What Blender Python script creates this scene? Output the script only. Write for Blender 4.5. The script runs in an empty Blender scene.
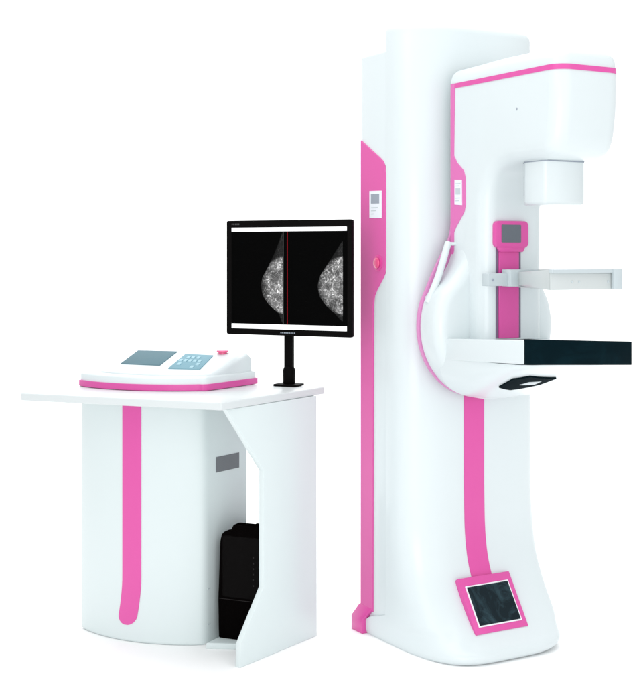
import bpy, bmesh, math, random
from mathutils import Vector, Matrix
random.seed(4)
scene = bpy.context.scene
col = scene.collection
PI = math.pi

# ------------------------------------------------------------------ materials
def mat(name, base, rough=.4, coat=0., metal=0., spec=.5, bump=0., bscale=60., var=0., trans=0., emit=None, alpha=None):
    m = bpy.data.materials.new(name); m.use_nodes = True
    nt = m.node_tree; b = nt.nodes['Principled BSDF']
    b.inputs['Base Color'].default_value = (*base, 1)
    b.inputs['Roughness'].default_value = rough
    b.inputs['Metallic'].default_value = metal
    b.inputs['Specular IOR Level'].default_value = spec
    b.inputs['Coat Weight'].default_value = coat
    b.inputs['Coat Roughness'].default_value = .12
    b.inputs['Transmission Weight'].default_value = trans
    if alpha is not None: b.inputs['Alpha'].default_value = alpha
    if emit:
        b.inputs['Emission Color'].default_value = (*emit[0], 1); b.inputs['Emission Strength'].default_value = emit[1]
    tc = nt.nodes.new('ShaderNodeTexCoord')
    if var:
        n = nt.nodes.new('ShaderNodeTexNoise'); n.inputs['Scale'].default_value = 3.1; n.inputs['Detail'].default_value = 4
        nt.links.new(tc.outputs['Object'], n.inputs['Vector'])
        mr = nt.nodes.new('ShaderNodeMapRange'); mr.inputs['To Min'].default_value = rough-var; mr.inputs['To Max'].default_value = rough+var
        nt.links.new(n.outputs['Fac'], mr.inputs['Value']); nt.links.new(mr.outputs['Result'], b.inputs['Roughness'])
    if bump:
        n = nt.nodes.new('ShaderNodeTexNoise'); n.inputs['Scale'].default_value = bscale; n.inputs['Detail'].default_value = 3
        nt.links.new(tc.outputs['Object'], n.inputs['Vector'])
        bp = nt.nodes.new('ShaderNodeBump'); bp.inputs['Strength'].default_value = bump; bp.inputs['Distance'].default_value = .002
        nt.links.new(n.outputs['Fac'], bp.inputs['Height']); nt.links.new(bp.outputs['Normal'], b.inputs['Normal'])
    return m
M = {
 'white': mat('white_paint', (.680,.742,.757), .36, .25, bump=.10, bscale=14, var=.06),
 'desk':  mat('white_laminate', (.665,.738,.742), .42, .15, bump=.06, bscale=20, var=.06),
 'top':   mat('white_desktop_laminate', (.625,.665,.672), .40, .1, bump=.05, bscale=30, var=.05),
 'pink':  mat('pink_vinyl', (.68,.078,.35), .36, .25, spec=.4, bump=.06, bscale=40, var=.06),
 'palest': mat('soft_pink_rim', (.66,.24,.50), .42),
 'pale':  mat('pale_pink_trim', (.69,.145,.43), .38, .1),
 'plate': mat('black_carbon_plate', (.002,.010,.015),   .4, .0, spec=.025, bump=.05, bscale=8, var=.08),
 'grip':  mat('black_grip', (.002,.008,.011), .7, spec=.03),
 'black': mat('black_plastic', (.0035,.003,.003), .5, 0, spec=.03, bump=.12, bscale=260, var=.08),
 'case':  mat('black_case', (.0025,.002,.002), .6, 0, spec=.0, bump=.15, bscale=300, var=.1),
 'grey':  mat('grey_plastic', (.16,.17,.185), .5, spec=.3),
 'mid':   mat('light_grey_metal', (.52,.585,.61), .38, .1, metal=.0, bump=.05, bscale=60),
 'clear': mat('frosted_paddle_plastic', (.56,.60,.60), .28, .2),
 'label': mat('label_paper', (.80,.84,.90), .55),
 'ink':   mat('grey_ink', (.30,.34,.40), .6),
 'dim':   mat('dim_lettering', (.05,.05,.05), .5),
 'led':   mat('dark_indicator', (.018,.016,.016), .5, spec=.1),
 'lcd':   mat('grey_lcd', (.11,.13,.155), .22, .3, var=.05),
 'teal':  mat('teal_lcd', (.115,.20,.235), .5, 0, spec=.12, var=.05),
 'keyp':  mat('teal_keypad', (.20,.36,.43), .5, spec=.15),
 'key':   mat('pale_key', (.36,.55,.62), .5, spec=.15),
 'rose':  mat('rose_trim', (.72,.07,.33), .45),
 'button':mat('rose_button', (.80,.10,.26), .3, .4),
 'groove':mat('track_groove', (.18,.12,.20), .6),
 'rim':   mat('screen_white', (.85,.88,.9), .4),
 'off':   mat('monitor_black', (.001,.001,.001), .4, spec=.02),
 'bar':   mat('screen_bar', (.8,.8,.8), .4, emit=((1,1,1),.45)),
 'red':   mat('screen_red_line', (.1,0,0), .4, emit=((.22,.004,.012),.8), spec=.1),
}
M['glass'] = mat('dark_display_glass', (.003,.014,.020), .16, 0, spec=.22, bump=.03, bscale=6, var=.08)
def smudge_reflection(m, lo, hi, scale=9):
    nt = m.node_tree; b = nt.nodes['Principled BSDF']; tc = nt.nodes.new('ShaderNodeTexCoord')
    n = nt.nodes.new('ShaderNodeTexNoise'); n.inputs['Scale'].default_value = scale; n.inputs['Detail'].default_value = 9; n.inputs['Roughness'].default_value = .62; n.inputs['Distortion'].default_value = 2.2
    nt.links.new(tc.outputs['Object'], n.inputs['Vector'])
    r = nt.nodes.new('ShaderNodeValToRGB'); r.color_ramp.elements[0].position = .46; r.color_ramp.elements[0].color = (*lo,1)
    r.color_ramp.elements[1].position = .74; r.color_ramp.elements[1].color = (*hi,1)
    nt.links.new(n.outputs['Fac'], r.inputs['Fac']); nt.links.new(r.outputs['Color'], b.inputs['Base Color'])
smudge_reflection(M['glass'], (.002,.010,.015), (.028,.062,.078), 11)  # dusty smudges in the glass colour, also painted in place of its reflections
smudge_reflection(M['plate'], (.0015,.009,.013), (.0025,.015,.021), 5)
def scan_mat():
    m = bpy.data.materials.new('xray_scan'); m.use_nodes = True; nt = m.node_tree
    b = nt.nodes['Principled BSDF']; b.inputs['Base Color'].default_value = (.004,.004,.004,1); b.inputs['Specular IOR Level'].default_value = .1
    b.inputs['Roughness'].default_value = .4
    at = nt.nodes.new('ShaderNodeAttribute'); at.attribute_name = 'tissue'
    tc = nt.nodes.new('ShaderNodeTexCoord')
    n = nt.nodes.new('ShaderNodeTexNoise'); n.inputs['Scale'].default_value = 88; n.inputs['Detail'].default_value = 8; n.inputs['Roughness'].default_value = .68
    n.inputs['Distortion'].default_value = 1.6
    nt.links.new(tc.outputs['Object'], n.inputs['Vector'])
    r = nt.nodes.new('ShaderNodeValToRGB'); r.color_ramp.elements[0].position = .40; r.color_ramp.elements[0].color = (.10,.10,.10,1)
    r.color_ramp.elements[1].position = .66; r.color_ramp.elements[1].color = (1,1,1,1)
    e = r.color_ramp.elements.new(.53); e.color = (.24,.24,.24,1)
    nt.links.new(n.outputs['Fac'], r.inputs['Fac'])
    n2 = nt.nodes.new('ShaderNodeTexNoise'); n2.inputs['Scale'].default_value = 24; n2.inputs['Detail'].default_value = 2
    nt.links.new(tc.outputs['Object'], n2.inputs['Vector'])
    m2 = nt.nodes.new('ShaderNodeMapRange'); m2.inputs['From Min'].default_value = .36; m2.inputs['From Max'].default_value = .62
    m2.inputs['To Min'].default_value = .35; m2.inputs['To Max'].default_value = 1.1
    nt.links.new(n2.outputs['Fac'], m2.inputs['Value'])
    mm = nt.nodes.new('ShaderNodeMath'); mm.operation = 'MULTIPLY'; nt.links.new(m2.outputs['Result'], mm.inputs[0]); nt.links.new(at.outputs['Fac'], mm.inputs[1])
    mx = nt.nodes.new('ShaderNodeMix'); mx.data_type = 'RGBA'; mx.blend_type = 'MULTIPLY'; mx.inputs['Factor'].default_value = 1
    nt.links.new(r.outputs['Color'], mx.inputs[6]); nt.links.new(mm.outputs[0], mx.inputs[7])
    nt.links.new(mx.outputs[2], b.inputs['Emission Color']); b.inputs['Emission Strength'].default_value = 1.15
    return m
M['scan'] = scan_mat()

# ------------------------------------------------------------------ helpers
def build(name, verts, faces, m, parent=None, bevel=0, seg=3, bang=30, sang=38, loc=(0,0,0)):
    me = bpy.data.meshes.new(name); bm = bmesh.new()
    vs = [bm.verts.new(v) for v in verts]
    for f in faces:
        try: bm.faces.new([vs[i] for i in f])
        except ValueError: pass
    bmesh.ops.remove_doubles(bm, verts=bm.verts, dist=1e-6)
    bmesh.ops.recalc_face_normals(bm, faces=bm.faces)
    if bevel:
        es = [e for e in bm.edges if len(e.link_faces) == 2 and e.calc_face_angle(0) > math.radians(bang)]
        bmesh.ops.bevel(bm, geom=es, offset=bevel, segments=seg, profile=.5, affect='EDGES', clamp_overlap=True)
    for f in bm.faces: f.smooth = True
    for e in bm.edges:
        if len(e.link_faces) == 2 and e.calc_face_angle(0) > math.radians(sang): e.smooth = False
    bm.to_mesh(me); bm.free()
    if isinstance(m, str): m = M[m]
    me.materials.append(m)
    o = bpy.data.objects.new(name, me); col.objects.link(o); o.location = loc
    if parent: o.parent = parent
    return o
def loft(name, rings, m, parent=None, cap=True, **k):
    n = len(rings[0]); V = [p for r in rings for p in r]; Fc = []
    for i in range(len(rings)-1):
        for j in range(n):
            a = i*n+j; b = i*n+(j+1) % n
            Fc.append((a, b, b+n, a+n))
    if cap: Fc += [tuple(range(n)), tuple(range((len(rings)-1)*n, len(rings)*n))]
    return build(name, V, Fc, m, parent, **k)
def prism(name, pts, axis, lo, hi, m, parent=None, **k):
    """outline pts extruded along axis x, y or z (other two coordinates in order)"""
    def at(p, t): return (t, p[0], p[1]) if axis == 'x' else (p[0], t, p[1]) if axis == 'y' else (p[0], p[1], t)
    return loft(name, [[at(p, lo) for p in pts], [at(p, hi) for p in pts]], m, parent, **k)
def box(name, x0, x1, y0, y1, z0, z1, m, parent=None, **k):
    return prism(name, [(x0,y0),(x1,y0),(x1,y1),(x0,y1)], 'z', z0, z1, m, parent, **k)
def rrect(x0, x1, y0, y1, r, n=5):
    P = []
    for cx, cy, a0 in ((x1-r,y1-r,0),(x0+r,y1-r,90),(x0+r,y0+r,180),(x1-r,y0+r,270)):
        for i in range(n+1):
            a = math.radians(a0+90*i/n); P.append((cx+r*math.cos(a), cy+r*math.sin(a)))
    return P
def offset(P, d):
    """inset a closed counter-clockwise outline by d"""
    n = len(P); out = []
    for i in range(n):
        a, b, c = Vector(P[i-1]), Vector(P[i]), Vector(P[(i+1) % n])
        e1 = (b-a).normalized(); e2 = (c-b).normalized()
        n1 = Vector((-e1.y, e1.x)); n2 = Vector((-e2.y, e2.x))
        h = (n1+n2)
        if h.length < 1e-6: h = n1
        h.normalize(); s = d/max(.5, h.dot(n1))
        out.append((b.x+h.x*s, b.y+h.y*s))
    return out
def tidy_inset(P, d):
    """inset with the points that crossed over collapsed onto their nearest good neighbour"""
    O = offset(P, d); n = len(P)
    if d < 1e-6: return O
    def dist(p):
        best = 9
        for i in range(n):
            a, b = P[i-1], P[i]; dx, dy = b[0]-a[0], b[1]-a[1]; L2 = dx*dx+dy*dy
            t = 0 if L2 < 1e-12 else max(0, min(1, ((p[0]-a[0])*dx+(p[1]-a[1])*dy)/L2))
            best = min(best, math.hypot(p[0]-a[0]-t*dx, p[1]-a[1]-t*dy))
        return best
    ok = [dist(p) > d*.985-1e-4 for p in O]
    for i in range(n):
        if not ok[i]:
            for k in range(1, n):
                if ok[(i+k) % n]: f = (i+k) % n; break
            for m_ in range(1, n):
                if ok[(i-m_) % n]: g = (i-m_) % n; break
            A, B = O[f], O[g]
            O[i] = ((A[0]+B[0])/2, (A[1]+B[1])/2)
    return O
def spline(P, n=6):
    """Catmull-Rom through open list"""
    out = []
    for i in range(len(P)-1):
        p0 = P[max(i-1,0)]; p1 = P[i]; p2 = P[i+1]; p3 = P[min(i+2,len(P)-1)]
        for k in range(n):
            t = k/n
            out.append(tuple(.5*((2*p1[j])+(-p0[j]+p2[j])*t+(2*p0[j]-5*p1[j]+4*p2[j]-p3[j])*t*t+(-p0[j]+3*p1[j]-3*p2[j]+p3[j])*t**3) for j in range(len(p1))))
    out.append(tuple(P[-1])); return out
def lerp_table(T, z):
    if z <= T[0][0]: return T[0][1]
    for (a, va), (b, vb) in zip(T, T[1:]):
        if z <= b: 
            t = (z-a)/(b-a); return va+(vb-va)*t
    return T[-1][1]
def tube(name, P, r, m, parent=None, n=12, **k):
    rings = []
    for i, p in enumerate(P):
        a = Vector(P[max(i-1,0)]); b = Vector(P[min(i+1,len(P)-1)]); d = (b-a).normalized()
        u = d.orthogonal().normalized() if abs(d.z) > .99 else d.cross(Vector((0,0,1))).normalized(); w = d.cross(u)
        rr = r[i] if isinstance(r, (list,tuple)) else r
        rings.append([tuple(Vector(p)+(u*math.cos(2*PI*j/n)+w*math.sin(2*PI*j/n))*rr) for j in range(n)])
    return loft(name, rings, m, parent, **k)
def lathe(name, prof, m, parent, org=(0,0,0), ax='z', n=32, **k):
    rings = []
    for r, h in prof:
        ring = []
        for j in range(n):
            c, s = r*math.cos(2*PI*j/n), r*math.sin(2*PI*j/n)
            p = (c, s, h) if ax == 'z' else (c, -h, s) if ax == 'y' else (-h, c, s)
            ring.append((org[0]+p[0], org[1]+p[1], org[2]+p[2]))
        rings.append(ring)
    return loft(name, rings, m, parent, **k)
def sheet(name, grid, thick, m, parent, nrm, **k):
    """grid of points (rows) laid on a surface, given a thickness along -nrm"""
    R, Cn = len(grid), len(grid[0]); nv = Vector(nrm)*thick
    V = [p for r in grid for p in r] + [tuple(Vector(p)-nv) for r in grid for p in r]; N = R*Cn; Fc = []
    for i in range(R-1):
        for j in range(Cn-1):
            a = i*Cn+j; q = (a, a+1, a+Cn+1, a+Cn); Fc += [q, tuple(x+N for x in q)]
    B = [(0,j) for j in range(Cn)]+[(i,Cn-1) for i in range(1,R)]+[(R-1,j) for j in range(Cn-2,-1,-1)]+[(i,0) for i in range(R-2,0,-1)]
    B = [i*Cn+j for i, j in B]
    for a, b in zip(B, B[1:]+B[:1]): Fc.append((a, b, b+N, a+N))
    return build(name, V, Fc, m, parent, **k)
def thing(name, loc, rot, label, cat):
    o = bpy.data.objects.new(name, None); col.objects.link(o); o.location = loc; o.rotation_euler = (0,0,rot)
    o.empty_display_size = .1; o['label'] = label; o['category'] = cat
    return o

# ------------------------------------------------------------------ MAMMOGRAPHY MACHINE
# local frame: x = across the front, y = towards the back (so -y is forward, "b"), z up
mach = thing('mammography_machine', (.148,3.966,0), math.atan2(.493,.870),
   'tall white and pink x-ray machine with overhanging head and black support shelf', 'x-ray machine')
AC, HW = .235, .237
def Q(a, b, z): return (a, -b, z)

# rear body
box('rear_body', .0, .47, -.128, .03, 0.0, 1.834, 'white', mach, bevel=.007)
# front cover, with the flared foot
BF = [(0,.440),(.008,.453),(.020,.458),(.035,.450),(.055,.420),(.082,.388),(.12,.355),(.17,.319),(.217,.292),(.26,.275),(.31,.264),(.38,.257),(.50,.254),(3,.254)]
BF = spline(BF[:-1], 5) + [BF[-1]]
def bf(z): return lerp_table(BF, z)
def b0(z): return lerp_table([(0,.0),(.03,.004),(.045,.012),(.06,.035),(.07,.075),(.085,.12),(3,.12)], z)
def nn(z): return 4.0 - 1.1*min(1, z/.35)
def hw(z): return HW + lerp_table([(0,.000),(.012,.006),(.05,.006),(.12,.000),(3,0)], z)
def wr_(z): return lerp_table([(0,.236),(.012,.244),(.03,.251),(.06,.256),(.12,.260),(.3,.262),(3,.262)], z)
def nr(z): return lerp_table([(0,4),(.03,5.2),(.10,7.5),(.20,7.5),(.45,5.5),(3,5)], z)
def bfront(a, z, inset=0):
    if a > AC: t = min(1, (a-AC)/(wr_(z)-inset)); n = nr(z)
    else: t = min(1, abs(a-AC)/(hw(z)-inset)); n = nn(z)
    return b0(z) + (bf(z)-inset-b0(z))*(1-t**n)**(1/n)
def cover_ring(z, inset=0, zz=None):
    P = []; N = 56
    for i in range(N+1):
        th = PI*(1-i/N)
        c, s = math.cos(th), math.sin(th)
        if c > 0: n, w = nr(z), wr_(z)-inset
        else: n, w = nn(z), hw(z)-inset
        a = AC + w*math.copysign(abs(c)**(2/n), c)
        b = b0(z) + (bf(z)-inset-b0(z))*abs(s)**(2/n)
        P.append(Q(a, b, zz if zz is not None else z))
    return P
zs = [0,.004,.008,.014,.02,.028,.035,.045,.055,.062,.07,.078,.085,.092]+[.10+.015*k for k in range(22)]+[.44,.47,.5,.6,.8,1.1,1.4,1.7,1.885]
rings = [cover_ring(z) for z in zs]
for i in range(1, 7):
    a = PI/2*i/6; rings.append(cover_ring(1.885, .035*(1-math.cos(a)), 1.885+.032*math.sin(a)))
loft('front_cover', rings, 'white', mach, sang=50)

# pink panel on the left flank
PP = [(-.0275,.075),(-.0275,1.568),(.045,1.527),(.085,1.505),(.105,1.492),(.118,1.474),(.122,1.450),(.122,1.165),(.118,1.145),(.105,1.128),(.07,1.092),(.055,1.072),(.048,1.04),(.046,.075)]
prism('pink_side_panel', [(-b, z) for b, z in PP], 'x', -.004, .002, 'pink', mach, bevel=.001, seg=1)
ft = thing_foot = loft('pink_side_foot', [
    [Q(-.022,-.055,0),Q(-.022,.012,0),Q(.004,.012,0),Q(.004,-.055,0)],
    [Q(-.022,-.055,.045),Q(-.022,.012,.045),Q(.004,.012,.045),Q(.004,-.055,.045)],
    [Q(-.005,-.033,.085),Q(-.005,.046,.085),Q(.004,.046,.085),Q(.004,-.033,.085)]], 'pink', mach, bevel=.002, seg=2)
lb = prism('label_plate', [(-.030,1.402),(-.030,1.317),(-.101,1.315),(-.101,1.400)], 'x', -.0058, -.003, 'label', mach)
prism('printed_square', [(-.040,1.392),(-.040,1.362),(-.088,1.361),(-.088,1.391)], 'x', -.0066, -.005, 'ink', lb)
for k in range(3):
    z = 1.350-k*.010; prism('printed_line', [(-.040,z),(-.040,z-.0022),(-.080+.01*k,z-.0022),(-.080+.01*k,z)], 'x', -.0063, -.005, 'mid', lb)
eb = lathe('emergency_button', [(.026,0),(.026,.002),(.021,.003),(.017,.003)], 'rose', mach, org=(-.003,-.077,1.175), ax='x', n=32)
lathe('button_cap', [(.012,.002),(.012,.004),(.0165,.005),(.017,.007),(.015,.009),(.008,.010),(.0005,.0102)], 'button', eb, org=(-.003,-.077,1.175), ax='x', n=32)

# pink strip down the front cover
def strip_grid(a0, a1, z0, z1, n, nc=5, off=.0022):
    return [[Q(a0+(a1-a0)*j/nc, bfront(a0+(a1-a0)*j/nc, z0+(z1-z0)*i/n)+off, z0+(z1-z0)*i/n) for j in range(nc+1)] for i in range(n+1)]
sheet('front_stripe', strip_grid(.198,.274,.205,1.02,70), .006, 'pink', mach, (0,-1,0))
# dark display in a pink frame on the sloping foot
bt, zt, bb_, zb_ = .312, .2185, .402, .082
def D(a, t, h):   # point on the display slab: t 0 bottom .. 1 top, h proud
    b = bb_+(bt-bb_)*t; z = zb_+(zt-zb_)*t
    L = math.hypot(bb_-bt, zt-zb_); nb, nz = (zt-zb_)/L, (bb_-bt)/L
    return Q(a, b+nb*h-.004, z+nz*h-.002)
def slab(name, a0, a1, t0, t1, h0, h1, m, parent, **k):
    return loft(name, [[D(a0,t0,h0),D(a1,t0,h0),D(a1,t1,h0),D(a0,t1,h0)],[D(a0,t0,h1),D(a1,t0,h1),D(a1,t1,h1),D(a0,t1,h1)]], m, parent, **k)
fd = slab('foot_display', .137,.333, -.03,1.03, -.045,-.001, 'pink', mach, bevel=.002, seg=2)
slab('display_border', .154,.316, .090,.870, -.003,.0015, 'rim', fd, bevel=.0006, seg=1)
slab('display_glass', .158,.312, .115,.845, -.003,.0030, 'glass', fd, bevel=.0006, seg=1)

# C-arm: head and neck in profile (b, z), lofted across with rounded sides
raw = [(.285,.95),(.285,1.764)] + spline([(.38,1.766),(.50,1.770),(.66,1.770)],4) + \
      spline([(.72,1.768),(.758,1.760),(.775,1.742),(.780,1.700)],4) + spline([(.781,1.66),(.778,1.60),(.771,1.545),(.762,1.510),(.745,1.482),(.715,1.467),(.68,1.464)],4) + \
      spline([(.62,1.464),(.55,1.462),(.505,1.450),(.475,1.425),(.458,1.385),(.451,1.33)],5) + [(.450,1.25),(.450,1.1),(.450,.95)]
P = [raw[0]]
for p in raw[1:]:
    if math.dist(p, P[-1]) > .003: P.append(p)
# (b,z) order above runs clockwise in b-right/z-up; reverse for a counter-clockwise outline
P = P[::-1]
a0, a1, rr = .127, .358, .046
rings = []
for i in range(7):
    th = PI/2*i/6; d = rr*(1-math.sin(th)); x = a0+rr*(1-math.cos(th)); rings.append((x, d))
rings += [(a1-(x-a0), d) for x, d in rings[::-1]]
def keep_back(p, q): return (.285 if p[0] < .29 else q[0], .95 if p[1] < .951 else q[1])
RR = []
for x, d in rings:
    O = tidy_inset(P, d); O = [keep_back(p, q) for p, q in zip(P, O)]
    RR.append([Q(x, b, z) for b, z in O])
arm = loft('gantry_arm', RR, 'white', mach, sang=55)
# pink line round the head
def head_plan(off):
    L = [( a0-off, .285), (a0-off, .50), (a0-off, .780-rr)]
    for i in range(1, 9):
        t = PI/2*i/8; L.append((a0+rr-(rr+off)*math.cos(t), .780-rr+(rr+off)*math.sin(t)))
    for i in range(0, 9):
        t = PI/2*i/8; L.append((a1-rr+(rr+off)*math.sin(t), .780-rr+(rr+off)*math.cos(t)))
    L += [(a1+off, .50), (a1+off, .285)]
    return L
def ribbon(name, z0, z1, m, parent):
    o, i = head_plan(.0016), head_plan(-.004); n = len(o); V = []
    for (a,b),(c,d) in zip(o, i): V += [Q(a,b,z0), Q(a,b,z1), Q(c,d,z1), Q(c,d,z0)]
    Fc = []
    for k in range(n-1):
        for j in range(4): Fc.append((4*k+j, 4*k+(j+1)%4, 4*k+4+(j+1)%4, 4*k+4+j))
    Fc += [(0,1,2,3), tuple(4*(n-1)+j for j in range(4))]
    return build(name, V, Fc, m, parent)
ribbon('head_trim', 1.703, 1.7175, M['pink'], arm)
prism('side_trim', [(-b,z) for b,z in [(.2855,1.7175),(.306,1.7175),(.306,1.7035),(.302,1.50),(.318,1.478),(.352,1.452),(.360,1.432),(.361,1.348),(.354,1.328),(.312,1.283),(.302,1.268),(.300,1.10),(.2855,1.10)]],
      'x', a0-.0026, a0+.004, 'pale', arm, bevel=.0006, seg=1)
lb2 = prism('control_label', [(-b,z) for b,z in [(.309,1.427),(.345,1.425),(.346,1.349),(.309,1.352)]], 'x', a0-.0042, a0-.001, 'label', arm)
for z, w_ in ((1.416,.026),(1.409,.018),(1.372,.024),(1.364,.020)):
    prism('printed_line', [(-.314,z),(-.314,z-.0022),(-.314-w_,z-.0022),(-.314-w_,z)], 'x', a0-.0047, a0-.004, 'mid', lb2)
prism('indicator_window', [(-.315,1.401),(-.315,1.382),(-.339,1.381),(-.339,1.400)], 'x', a0-.0049, a0-.004, 'mid', lb2)
lathe('screw', [(.0035,0),(.0035,.0012),(.001,.0018)], 'ink', arm, org=(a0+.001,-.602,1.611), ax='x', n=12)

# rotating disc with its pink back rim
ZC, RD = .985, .222
def disc_outline(r, neck, white=True):
    L = []
    for i in range(60):
        t = math.radians(160 + 220*i/59); L.append((AC+r*math.cos(t), ZC+r*math.sin(t)))
    right = spline([L[-1], (AC+neck+.045, 1.17), (AC+neck+.012, 1.25), (AC+neck, 1.32)], 5)[1:]
    if white: left = spline([(AC-neck+.004,1.32),(AC-neck+.004,1.25),(AC-neck-.008,1.185),(AC-neck-.045,1.13),(AC-neck-.082,1.093),L[0]], 5)[:-1]
    else: left = spline([(AC-neck+.014,1.32),(AC-neck+.002,1.25),(AC-neck-.045,1.17),L[0]], 5)[:-1]
    return L + right + left
def disc_loft(name, b_list, m, parent, white=True, **k):
    return loft(name, [[Q(a, b, z) for a, z in offset(disc_outline(RD, .108, white), d)] for b, d in b_list], m, parent, **k)
disc = disc_loft('rotation_disc', [(.280,.006),(.285,.002),(.290,0),(.345,0)]+[(.345+.035*math.sin(PI/2*i/6), .035*(1-math.cos(PI/2*i/6))) for i in range(1,7)], 'white', mach, sang=50)
loft('pink_rim', [[Q(a-.004, b, z+.001) for a, z in offset(disc_outline(RD-.002, .106, False), d)] for b, d in ((.268,.010),(.270,-.0005),(.279,-.001),(.281,.004))], 'palest', disc, sang=50)
# locking lever at the left of the disc
lv = tube('lever', spline([(.106,-.300,1.236),(.094,-.306,1.215),(.066,-.308,1.140),(.040,-.308,1.085),(.030,-.303,1.058)],5), .0105, 'white', mach, n=14)
tube('lever_mount', [(.128,-.306,1.234),(.104,-.304,1.234)], .0055, 'white', lv, n=12)
tube('lever_mount', [(.040,-.285,1.072),(.034,-.306,1.072)], .007, 'white', lv, n=12)

# x-ray collimator below the head
co = [(.160,.600),(.160,.672),(.170,.684),(.300,.684),(.308,.676),(.308,.560),(.185,.560)]
loft('collimator', [[Q(a,b,z) for a,b in offset(co[::-1], d)] for z, d in ((1.500,0),(1.352,0),(1.343,.003),(1.341,.008))] , 'white', mach, sang=60)
prism('collimator_seam', [Q(a,b,0)[:2] for a,b in offset(co[::-1], -.0012)], 'z', 1.4605, 1.4635, 'ink', mach)

# compression track
tr = prism('compression_track', [(a, z) for a, z in [(.178,.955),(.252,.955),(.252,1.235),(.178,1.235)]], 'y', -.4555, -.448, 'pink', mach, bevel=.001, seg=1)
for a in (.1735, .2565): box('track_groove', a-.0038, a+.0038, -.4525, -.447, .955, 1.222, 'groove', tr)
cap = prism('track_cap', rrect(.159,.281,1.222,1.3,.014), 'y', -.4640, -.447, 'pink', tr, bevel=.002, seg=2)
prism('cap_neck', [(.168,1.226),(.272,1.226),(.262,1.209),(.178,1.209)], 'y', -.4628, -.447, 'pink', tr, bevel=.002, seg=2)
prism('height_display', rrect(.180,.252,1.237,1.289,.003), 'y', -.4652, -.455, 'lcd', tr)

# compression paddle
pd = prism('compression_paddle', rrect(.106,.198,1.110,1.147,.003), 'y', -.498, -.466, 'mid', mach, bevel=.002, seg=2)
pb2 = prism('paddle_bracket', rrect(.176,.278,1.108,1.158,.003), 'y', -.512, -.470, 'mid', pd, bevel=.002, seg=2)
box('carriage', .195,.245,-.472,-.452,1.115,1.150,'mid',pd)
lathe('clamp_knob', [(.015,0),(.015,.014),(.012,.018),(.001,.0185)], 'rim', pd, org=(.262,-.510,1.132), ax='y', n=24)
lathe('bolt', [(.004,0),(.004,.002),(.001,.003)], 'ink', pd, org=(.122,-.4975,1.128), ax='y', n=12)
# tray: rim walls around a clear floor
def wall(name, pts, z0a, z1a, th, m):
    (ax, bx_), (cx, dx) = pts; d = Vector((cx-ax, dx-bx_)).normalized(); n = Vector((-d.y, d.x))*th
    V = [Q(ax,bx_,z0a[0]),Q(cx,dx,z0a[1]),Q(cx+n.x,dx+n.y,z0a[1]),Q(ax+n.x,bx_+n.y,z0a[0]), Q(ax,bx_,z1a[0]),Q(cx,dx,z1a[1]),Q(cx+n.x,dx+n.y,z1a[1]),Q(ax+n.x,bx_+n.y,z1a[0])]
    return build(name, V, [(0,1,2,3),(4,5,6,7),(0,1,5,4),(1,2,6,5),(2,3,7,6),(3,0,4,7)], m, pd, bevel=.0015, seg=2)
wall('tray_side', ((.205,.505),(.130,.735)), (1.112,1.104), (1.150,1.160), -.005, 'clear')
wall('tray_side', ((.340,.505),(.372,.735)), (1.112,1.104), (1.150,1.160), .005, 'clear')
wall('tray_front', ((.130,.738),(.372,.738)), (1.104,1.104), (1.152,1.148), .006, 'clear')
wall('tray_back', ((.205,.505),(.340,.505)), (1.110,1.110), (1.158,1.158), .006, 'clear')
prism('tray_rim', [Q(a,b,0)[:2] for a,b in ((.128,.738),(.374,.738),(.374,.752),(.128,.752))], 'z', 1.150, 1.161, 'mid', pd, bevel=.001, seg=1)
prism('tray_floor', [Q(a,b,0)[:2] for a,b in ((.207,.51),(.335,.51),(.370,.736),(.134,.736))], 'z', 1.1055, 1.1085, 'clear', pd)
for a in (.205,.230,.335): lathe('bolt', [(.0035,0),(.0035,.002),(.001,.003)], 'mid', pd, org=(a,-.7435,1.126), ax='y', n=12)
prism('tray_end', [Q(a,b,0)[:2] for a,b in ((.346,.7445),(.378,.7445),(.378,.757),(.346,.757))], 'z', 1.103, 1.162, 'mid', pd, bevel=.002, seg=2)

# breast support: white housing with black front plate
su = build('support_shelf', [Q(.045,.34,.889),Q(.045,.737,.906),Q(.425,.737,.890),Q(.425,.34,.876), Q(.045,.34,.953),Q(.045,.737,.971),Q(.425,.737,.953),Q(.425,.34,.940)],
   [(0,1,2,3),(4,5,6,7),(0,1,5,4),(1,2,6,5),(2,3,7,6),(3,0,4,7)], 'white', mach, bevel=.003, seg=3)
build('black_front_plate', [Q(a,b,z) for b in (.733,.7435) for a,z in ((.0455,.9045),(.0455,.9735),(.4255,.955),(.4255,.888))],
   [(0,1,2,3),(4,5,6,7),(0,1,5,4),(1,2,6,5),(2,3,7,6),(3,0,4,7)], 'plate', su, bevel=.0015, seg=2)
# hull under the shelf
def hull_half(b): return lerp_table([(.34,.190),(.45,.188),(.55,.184),(.62,.176),(.67,.160),(.70,.13),(.72,.06)], b)
def hull_low(b): return lerp_table([(.34,.770),(.40,.772),(.46,.784),(.52,.804),(.58,.830),(.63,.853),(.67,.871),(.70,.886),(.72,.897)], b)
def hull_z(a, b):
    t = min(1, abs(a-AC)/hull_half(b)); return .898-(.898-hull_low(b))*(1-t**2.6)**(1/2.6)
rings = []
bs = [.34,.37,.40,.43,.46,.49,.52,.55,.58,.605,.63,.65,.67,.685,.70,.712,.72]
for b in bs:
    h = hull_half(b); r = []
    for i in range(41):
        c = math.cos(PI*(1-i/40)); s = math.sin(PI*i/40)
        r.append(Q(AC+h*math.copysign(abs(c)**(2/2.6), c), b, .898-(.898-hull_low(b))*abs(s)**(2/2.6)))
    rings.append(r)
hull = loft('lower_hull', rings, 'white', mach, sang=50)
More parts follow.
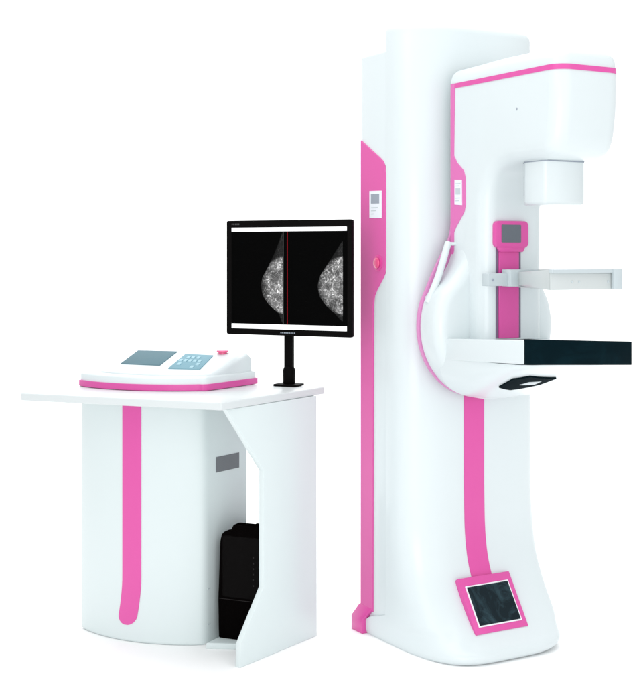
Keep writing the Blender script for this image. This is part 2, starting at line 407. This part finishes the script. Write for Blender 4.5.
# black grip let into the hull
def hull_pt(a, b, h):
    e = .002; p = Vector(Q(a,b,hull_z(a,b)))
    du = Vector(Q(a+e,b,hull_z(a+e,b)))-p; dv = Vector(Q(a,b+e,hull_z(a,b+e)))-p
    n = du.cross(dv).normalized()
    if n.z > 0: n = -n
    return tuple(p+n*h)
def hull_patch(name, L, h0, h1, m, parent, n=10):
    """quad L (a,b corners) draped on the hull"""
    g = []
    for i in range(n+1):
        row = []
        for j in range(n+1):
            s, t = j/n, i/n
            a = (1-t)*((1-s)*L[0][0]+s*L[1][0])+t*((1-s)*L[3][0]+s*L[2][0]); b = (1-t)*((1-s)*L[0][1]+s*L[1][1])+t*((1-s)*L[3][1]+s*L[2][1])
            row.append(hull_pt(a, b, h1))
        g.append(row)
    return sheet(name, g, h1-h0, m, parent, (0,-.35,-.93))
GR = [(.110,.542),(.105,.612),(.138,.646),(.244,.631),(.221,.589),(.151,.541)]
SLOT = [(.146,.588),(.161,.612),(.200,.618),(.194,.595)]
def hull_poly(name, L, h0, h1, m, parent):
    c = (sum(p[0] for p in L)/len(L), sum(p[1] for p in L)/len(L)); D_ = []
    for i, p in enumerate(L):
        q = L[(i+1) % len(L)]
        for k in range(5): D_.append((p[0]+(q[0]-p[0])*k/5, p[1]+(q[1]-p[1])*k/5))
    V, Fc, n = [], [], len(D_)
    fr_ = (1, .8, .6, .4, .2)
    for h in (h1, h0):
        for f in fr_:
            for p in D_: V.append(hull_pt(c[0]+(p[0]-c[0])*f, c[1]+(p[1]-c[1])*f, h))
        V.append(hull_pt(c[0], c[1], h))
    S = 5*n+1
    for o_ in (0, S):
        for r in range(4):
            for j in range(n): a = o_+r*n+j; b = o_+r*n+(j+1) % n; Fc.append((a,b,b+n,a+n))
        for j in range(n): Fc.append((o_+4*n+j, o_+4*n+(j+1) % n, o_+5*n))
    for j in range(n): Fc.append((j, (j+1) % n, S+(j+1) % n, S+j))
    return build(name, V, Fc, m, parent)
gp = hull_poly('black_grip', GR, -.003, .005, 'grip', hull)
hull_poly('grip_slot', SLOT, .003, .0062, 'mid', gp)

# ------------------------------------------------------------------ DESK (workstation table)
dk = thing('workstation_desk', (-.35,3.85,0), 0, 'white workstation desk with curved pink striped cabinet and notched right side panel', 'desk')
O = Vector((.35,-3.85,0))
def w(p, z): return (p[0]+O.x, p[1]+O.y, z)
FL, FR, BR, BL = (-.911,3.792), (-.2786,3.545), (.016,3.972), (-.64,4.22)
def poly(P, z0, z1, name, m, parent, **k):
    return loft(name, [[w(p,z0) for p in P],[w(p,z1) for p in P]], m, parent, **k)
poly([FL,FR,BR,BL], .757, .780, 'desktop', 'top', dk, bevel=.0035, seg=3)
# side panel, notched for knee room
p0 = Vector((-.231,3.62)); ud = Vector((.591,.806)).normalized(); nd = Vector((-ud.y, ud.x))
def sp(s, z, th): v = p0+ud*s+nd*th; return w((v.x,v.y), z)
SP = [(-.060,.7566),(.109,.557),(.109,.212),(.004,.07),(0,0),(.377,0),(.377,.7566)]
loft('side_panel', [[sp(s,z,0) for s,z in SP],[sp(s,z,.018) for s,z in SP]], 'desk', dk, bevel=.0018, seg=2)
# cabinet
cF = Vector((.921,-.390)).normalized(); cN = Vector((-.390,-.921)).normalized(); cS = Vector((.57,.82)).normalized()
c0 = Vector((-.764,4.005)); cL = .448
def cab_outline(ins=0, n=28):
    L = []; r = .035
    for i in range(n+1):
        t = i/n*.965; p = c0+cF*(t*cL)+cN*(.062*(4*t*(1-t))**.9-ins)
        if i == 0: p = p+cF*ins
        L.append((p.x,p.y))
    e = c0+cF*(cL-ins)+cS*.028; prev = Vector(L[-1])
    c = c0+cF*(cL-ins*.6)-cN*ins*.2
    for i in range(1,7):
        t = i/6; q = prev*(1-t)**2+(c+cF*.002)*2*t*(1-t)+e*t*t; L.append((q.x,q.y))
    b = c0+cF*(cL-ins)+cS*.205; L.append((b.x,b.y)); b = c0+cF*ins+cS*.205; L.append((b.x,b.y))
    return L
cab = loft('cabinet', [[w(p,z) for p in cab_outline(i)] for z,i in ((0,.006),(.004,.001),(.010,0),(.7566,0))], 'desk', dk, sang=50)
# pink stripe on the cabinet front
def cab_pt(t, z, off):
    p = c0+cF*(t*cL)+cN*(.062*(4*t*(1-t))**.9+off); return w(p, z)
Z = [.7565]+[.72-.03*i for i in range(18)]+[.19,.17,.15,.135,.12,.108,.100,.094,.088,.083,.079,.076,.074,.0725]
g = []
for z in Z:
    z -= .020 if z < .7 else 0
    bend = -.075*max(0,(.20-z)/.15)**1.7*.62
    m_ = .500+bend; h = .075
    if z < .083: h *= math.sqrt(max(0.02, 1-((.083-z)/.031)**2))
    g.append([cab_pt(m_-h+2*h*j/6, z, .0018) for j in range(7)])
sheet('pink_stripe', g, .005, 'pink', cab, (cN.x,cN.y,0))
# grey vent on cabinet flank
def flank(d, z, off): p = c0+cF*(cL+off)+cS*d; return w(p, z)
loft('grey_vent', [[flank(d,z,off) for d,z in ((.052,.524),(.166,.524),(.166,.572),(.052,.572))] for off in (-.003,.0015)], 'grey', cab)
for k in range(2): loft('cable_clip', [[flank(d,z,off) for d,z in ((.012,.17-.11*k),(.024,.17-.11*k),(.024,.173-.11*k),(.012,.173-.11*k))] for off in (-.003,.0015)], 'mid', cab)
poly([(-.345,3.795),(-.125,3.782),(-.018,3.925),(-.235,3.995)], .0, .018, 'floor_shelf', 'desk', dk, bevel=.0015, seg=2)

# ------------------------------------------------------------------ CONTROL CONSOLE
cc = thing('control_console', (-.56,3.92,.780), 0, 'white sloped control console with pink base band, grey screen and keypad on the desk', 'control console')
O2 = Vector((.56,-3.92,-.780)); o0 = Vector((-.769,3.995)); oF = Vector((.938,-.347)).normalized(); oN = Vector((-.347,-.938)); oS = Vector((.559,.829)).normalized()
CL = .4467
def cw(p, z): return (p[0]+O2.x, p[1]+O2.y, z+O2.z)
def cxy(t, s): return o0+oF*t+oS*s
def con_outline(ins, left=0, s_front=0, depth=.262, bul=.062, n=24, lr=.0):
    L = []
    for i in range(n+1):
        t = i/n; x = ins+left+(CL-2*ins-left)*t*.95
        p = cxy(x, s_front)+oN*(bul*(4*t*(1-t))**.9*1-ins); L.append(p)
    a = L[-1]; c = cxy(CL-ins, s_front-.004)+oN*(-ins); e = cxy(CL-ins, s_front+.03)
    for i in range(1,7):
        t = i/6; L.append(a*(1-t)**2+c*2*t*(1-t)+e*t*t)
    L.append(cxy(CL-ins, depth-ins)); L.append(cxy(ins+left, depth-ins))
    return L
def cl(name, levels, m, parent, **k):
    return loft(name, [[cw(p, z) for p in con_outline(i, l, s)] for z, i, l, s in levels], m, parent, **k)
base = cl('console_base', [(.7803,.008,0,0),(.786,.003,0,0),(.7865,.003,0,0),(.818,.003,0,0),(.822,.006,0,0),(.824,.012,0,0)], 'white', cc, sang=50)
cl('pink_band', [(.7812,.0,0,0),(.7822,-.0015,0,0),(.8005,-.0015,0,0),(.801,.0,0,0)], 'pink', base)
# sloping hood: front edge low, back edge high
kz = (.888-.824)/.215
def hood_z(s): return .824+(s-.03)*kz
HL, HR = .052, CL-.010
V, Fc = [], []
us = [0,.002,.006,.012,.02,.03]+[.07*k for k in range(1,14)]+[.97,.98,.988,.994,.998,1]
vs_ = [0,.004,.012,.025,.045,.07]+[.07+.0775*k for k in range(1,12)]+[.95,.965,.98,.99,.996,1]
n = len(us); rows = len(vs_)-1
def fall(d, r=.014): return 0 if d >= r else r-math.sqrt(max(0, r*r-(r-d)**2))
for j in range(rows+1):
    for i in range(n):
        tt = us[i]; x = HL+(HR-HL)*tt; bul = .048*(4*tt*(1-tt))**.9
        p0_ = cxy(x, .024)+oN*bul; p1_ = cxy(x, .248); s0 = .024-bul*1.05; L_ = .248-s0
        q = p0_.lerp(p1_, vs_[j]); sv = s0+L_*vs_[j]
        dr = min(.026, fall(min(tt, 1-tt)*(HR-HL)) + fall((1-vs_[j])*L_, .028) + (fall(vs_[j]*L_, .006)))
        V.append(cw(q, max(.830, hood_z(sv))-dr))
for j in range(rows):
    for i in range(n-1): a = j*n+i; Fc.append((a,a+1,a+n+1,a+n))
B = [i for i in range(n)]+[j*n+n-1 for j in range(1,rows+1)]+[rows*n+i for i in range(n-2,-1,-1)]+[j*n for j in range(rows-1,0,-1)]
nb = len(V)
for i in B: V.append((V[i][0], V[i][1], .818+O2.z))
for k in range(len(B)): Fc.append((B[k], B[(k+1) % len(B)], nb+(k+1) % len(B), nb+k))
hood = build('console_hood', V, Fc, 'white', cc, sang=62)
def cpt(t, s, h): 
    p = cxy(t, s); return cw(p, hood_z(s)+h)
def inset_panel(name, C4, h0, h1, m, parent, **k):
    return loft(name, [[cpt(t,s,h0) for t,s in C4],[cpt(t,s,h1) for t,s in C4]], m, parent, **k)
SC = [(.070,.100),(.215,.097),(.190,.218),(.045,.216)]
scr = inset_panel('console_screen', SC, -.012, .0028, 'teal', hood, bevel=.0006, seg=1)
KP = [(.262,.074),(.373,.075),(.338,.193),(.234,.198)]
kp = inset_panel('keypad', KP, -.012, .0028, 'keyp', hood, bevel=.0006, seg=1)
def kpt(u, v):
    a = (KP[0][0]*(1-u)+KP[1][0]*u, KP[0][1]*(1-u)+KP[1][1]*u); b = (KP[3][0]*(1-u)+KP[2][0]*u, KP[3][1]*(1-u)+KP[2][1]*u)
    return (a[0]*(1-v)+b[0]*v, a[1]*(1-v)+b[1]*v)
KEYS = [(.12,.52),(.28,.52),(.44,.52),(.60,.52),(.76,.52),(.20,.28),(.80,.30),(.70,.10),(.42,.74),(.60,.74),(.26,.74)]
for u, v in KEYS:
    q = [kpt(u-.055,v-.07),kpt(u+.055,v-.07),kpt(u+.055,v+.07),kpt(u-.055,v+.07)]
    inset_panel('key', q, .001, .0055, 'key', kp, bevel=.0008, seg=1)
p = cpt(.352,.221,0)
kb = lathe('emergency_knob', [(.014,-.004),(.014,.002),(.019,.003),(.0205,.006),(.019,.0085),(.012,.0095),(.011,.0085),(.001,.0085)], 'button', hood, org=p, n=28)

# ------------------------------------------------------------------ MONITOR
mo = thing('monitor', (-.0967,3.950,.780), math.atan2(-.425,.905), 'black desktop monitor on a post stand showing two grey breast x-ray scans', 'monitor')
z0 = -.780
MT, MB_ = .531, .1635
fr = prism('bezel', rrect(-.2275,.2170,MB_,MT,.006), 'y', 0, .020, 'black', mo, bevel=.003, seg=2)
box('back_housing', -.16,.13,.0195,.045,.21,.49,'black',mo,bevel=.01,seg=3)
sc = box('screen_panel', -.2075,.2020,-.0012,.004,.1830,.5085,'off',mo)
def sbox(name, x0,x1,za,zb,m, y=-.0022): return prism(name, [(x0,za),(x1,za),(x1,zb),(x0,zb)], 'y', y, 0, m, sc)
sbox('top_bar', -.2065,.2012,.4950,.5078,'bar'); sbox('bottom_bar', -.2065,.2012,.1838,.1990,'bar')
sbox('red_line', -.0060,-.0040,.199,.495,'red'); sbox('scan_edge', -.0205,-.0185,.200,.494,'dim')
def scan(name, xe, ztop, zbot, zc, wmax, wfun):
    rows, cols_ = 60, 40; V = []; den = []
    for i in range(rows+1):
        v = i/rows; z = zbot+(ztop-zbot)*v; W = wfun(z)
        for j in range(cols_+1):
            u = j/cols_; V.append((xe-W*(1-u), -.0026, z))
            wx = W*(1-u); q = 1-((z-zc)/.090)**2
            ell = max(0, wmax*math.sqrt(q)-wx)/wmax if q > 0 else 0
            den.append(min(1,u*5)*(.02+.04*u)+min(1.0, ell*3.4)*(1.05+.25*u))
    Fc = []
    for i in range(rows):
        for j in range(cols_): a = i*(cols_+1)+j; Fc.append((a,a+1,a+cols_+2,a+cols_+1))
    me = bpy.data.meshes.new(name); me.from_pydata(V, [], Fc)
    ca = me.color_attributes.new('tissue', 'FLOAT_COLOR', 'POINT')
    for k, d in enumerate(den): ca.data[k].color = (d,d,d,1)
    me.materials.append(M['scan']); o = bpy.data.objects.new(name, me); col.objects.link(o); o.parent = sc
    return o
zz = .780
def wl(z):   # left scan width by height
    return lerp_table([(.205,.002),(.235,.014),(.262,.050),(.290,.072),(.324,.078),(.350,.072),(.385,.050),(.420,.032),(.455,.016),(.490,.002)], z)
def wr(z):
    return lerp_table([(.215,.004),(.240,.030),(.262,.058),(.290,.080),(.322,.087),(.350,.080),(.375,.064),(.400,.046),(.435,.022),(.462,.003)], z)
scan('scan_image', -.0213, .490, .205, .325, .078, wl)
scan('scan_image', .1880, .462, .215, .325, .087, wr)
for k in range(5): prism('maker_mark', [(-.207+k*.006,.5165),(-.2035+k*.006,.5165),(-.2035+k*.006,.5215),(-.207+k*.006,.5215)], 'y', -.0008, .001, 'dim', fr)
for k in range(9): prism('bezel_lettering', [(-.030+k*.006,.1715),(-.0262+k*.006,.1715),(-.0262+k*.006,.1745),(-.030+k*.006,.1745)], 'y', -.0008, .001, 'ink', fr)
px, py = -.0245, .050
prism('stand_post', rrect(px-.0145,px+.0145,py-.011,py+.011,.005), 'z', .040, .33, 'black', mo, bevel=.001, seg=1)
lathe('post_collar', [(.017,.004),(.0195,.008),(.0200,.050),(.018,.056),(.0150,.062),(.0145,.064)], 'black', mo, org=(px,py,0), n=28)
prism('stand_base', rrect(px-.041,px+.041,py-.036,py+.030,.006), 'z', .0003, .0072, 'black', mo, bevel=.0015, seg=2)

# ------------------------------------------------------------------ COMPUTER TOWER
pc = thing('computer_tower', (-.3135,3.849,.0183), math.atan2(-.390,.921), 'black computer tower standing under the desk beside the white cabinet', 'computer')
FO = [(.002,.003),(.006,.0),(.176,.0),(.180,.004),(.180,.345),(.175,.355),(.060,.355),(.053,.353),(.044,.337),(.036,.332),(.022,.330),(.012,.320),(.007,.300),(.0,.12)]
prism('front_bezel', FO, 'y', 0, .034, 'case', pc, bevel=.003, seg=2)
prism('case', [(.006,.004),(.174,.004),(.174,.306),(.012,.306)], 'y', .0342, .25, 'case', pc, bevel=.002, seg=2)
prism('drive_door', rrect(.016,.150,.130,.318,.008), 'y', -.0015, .003, 'black', pc, bevel=.001, seg=1)
for k in range(6): prism('indicator', [(.120,.17+k*.017),(.124,.17+k*.017),(.124,.175+k*.017),(.120,.175+k*.017)], 'y', -.0022, .001, 'led', pc)

prism('case_seam', [(.004,.122),(.176,.122),(.176,.1235),(.004,.1235)], 'y', -.0012, .002, 'led', pc)

# ------------------------------------------------------------------ SETTING: white seamless studio floor and backdrop
V, Fc = [], []
prof = [(-4,0),(0,0),(2,0),(4,0),(6,0),(7.5,0)] + [(7.5+2.5*math.sin(PI/2*i/14), 2.5*(1-math.cos(PI/2*i/14))) for i in range(1,15)] + [(10,4),(10,7)]
for y, z in prof: V += [(-9,y,z),(9,y,z)]
for i in range(len(prof)-1): Fc.append((2*i,2*i+1,2*i+3,2*i+2))
fm = mat('studio_white', (.97,.97,.97), .8, spec=.2)
fl = build('floor', V, Fc, fm); fl['kind'] = 'structure'
for n_ in fl.data.polygons: pass

# ------------------------------------------------------------------ light
wd = bpy.data.worlds.new('World'); scene.world = wd; wd.use_nodes = True
bg = wd.node_tree.nodes['Background']; bg.inputs[0].default_value = (.97,.99,1,1); bg.inputs[1].default_value = .75
def area(name, loc, target, sx, sy, power, color=(1,1,1)):
    l = bpy.data.lights.new(name, 'AREA'); l.shape = 'RECTANGLE'; l.size = sx; l.size_y = sy; l.energy = power; l.color = color
    o = bpy.data.objects.new(name, l); col.objects.link(o); o.location = loc
    o.rotation_euler = (Vector(target)-Vector(loc)).to_track_quat('-Z','Y').to_euler(); return o
area('added_overhead_fill', (0,3.6,4.6), (0,3.9,0), 5, 5, 138)  # added light, floods the floor so its shadows wash out
area('key_softbox', (-2.2,.3,3.2), (.3,3.9,1.3), 2.4, 2.4, 20)
area('added_right_fill', (2.6,.2,1.5), (.2,3.9,.8), 3, 2.6, 18)  # added fill from an unseen source, lifts the right-hand faces
area('added_front_fill', (-.35,-.5,1.0), (0,3.9,.75), 2, 1.4, 34)  # unseen light added near the camera to brighten the cabinet flank
area('added_backdrop_fill', (0,6.3,4.8), (0,9.8,1.6), 7, 1.2, 260)  # added out of view to push the backdrop up to white

# ------------------------------------------------------------------ camera
cam = bpy.data.cameras.new('camera'); co_ = bpy.data.objects.new('camera', cam); col.objects.link(co_)
co_.location = (0,0,1.2); co_.rotation_euler = (PI/2,0,0)
cam.sensor_fit = 'HORIZONTAL'; cam.sensor_width = 36; cam.lens = 36*1246/639
cam.shift_y = -88/639; cam.clip_end = 100; cam.clip_start = .05
scene.camera = co_
scene.view_settings.view_transform = 'Standard'; scene.view_settings.look = 'None'; scene.view_settings.exposure = 0; scene.view_settings.gamma = 1
scene.render.engine = 'CYCLES'
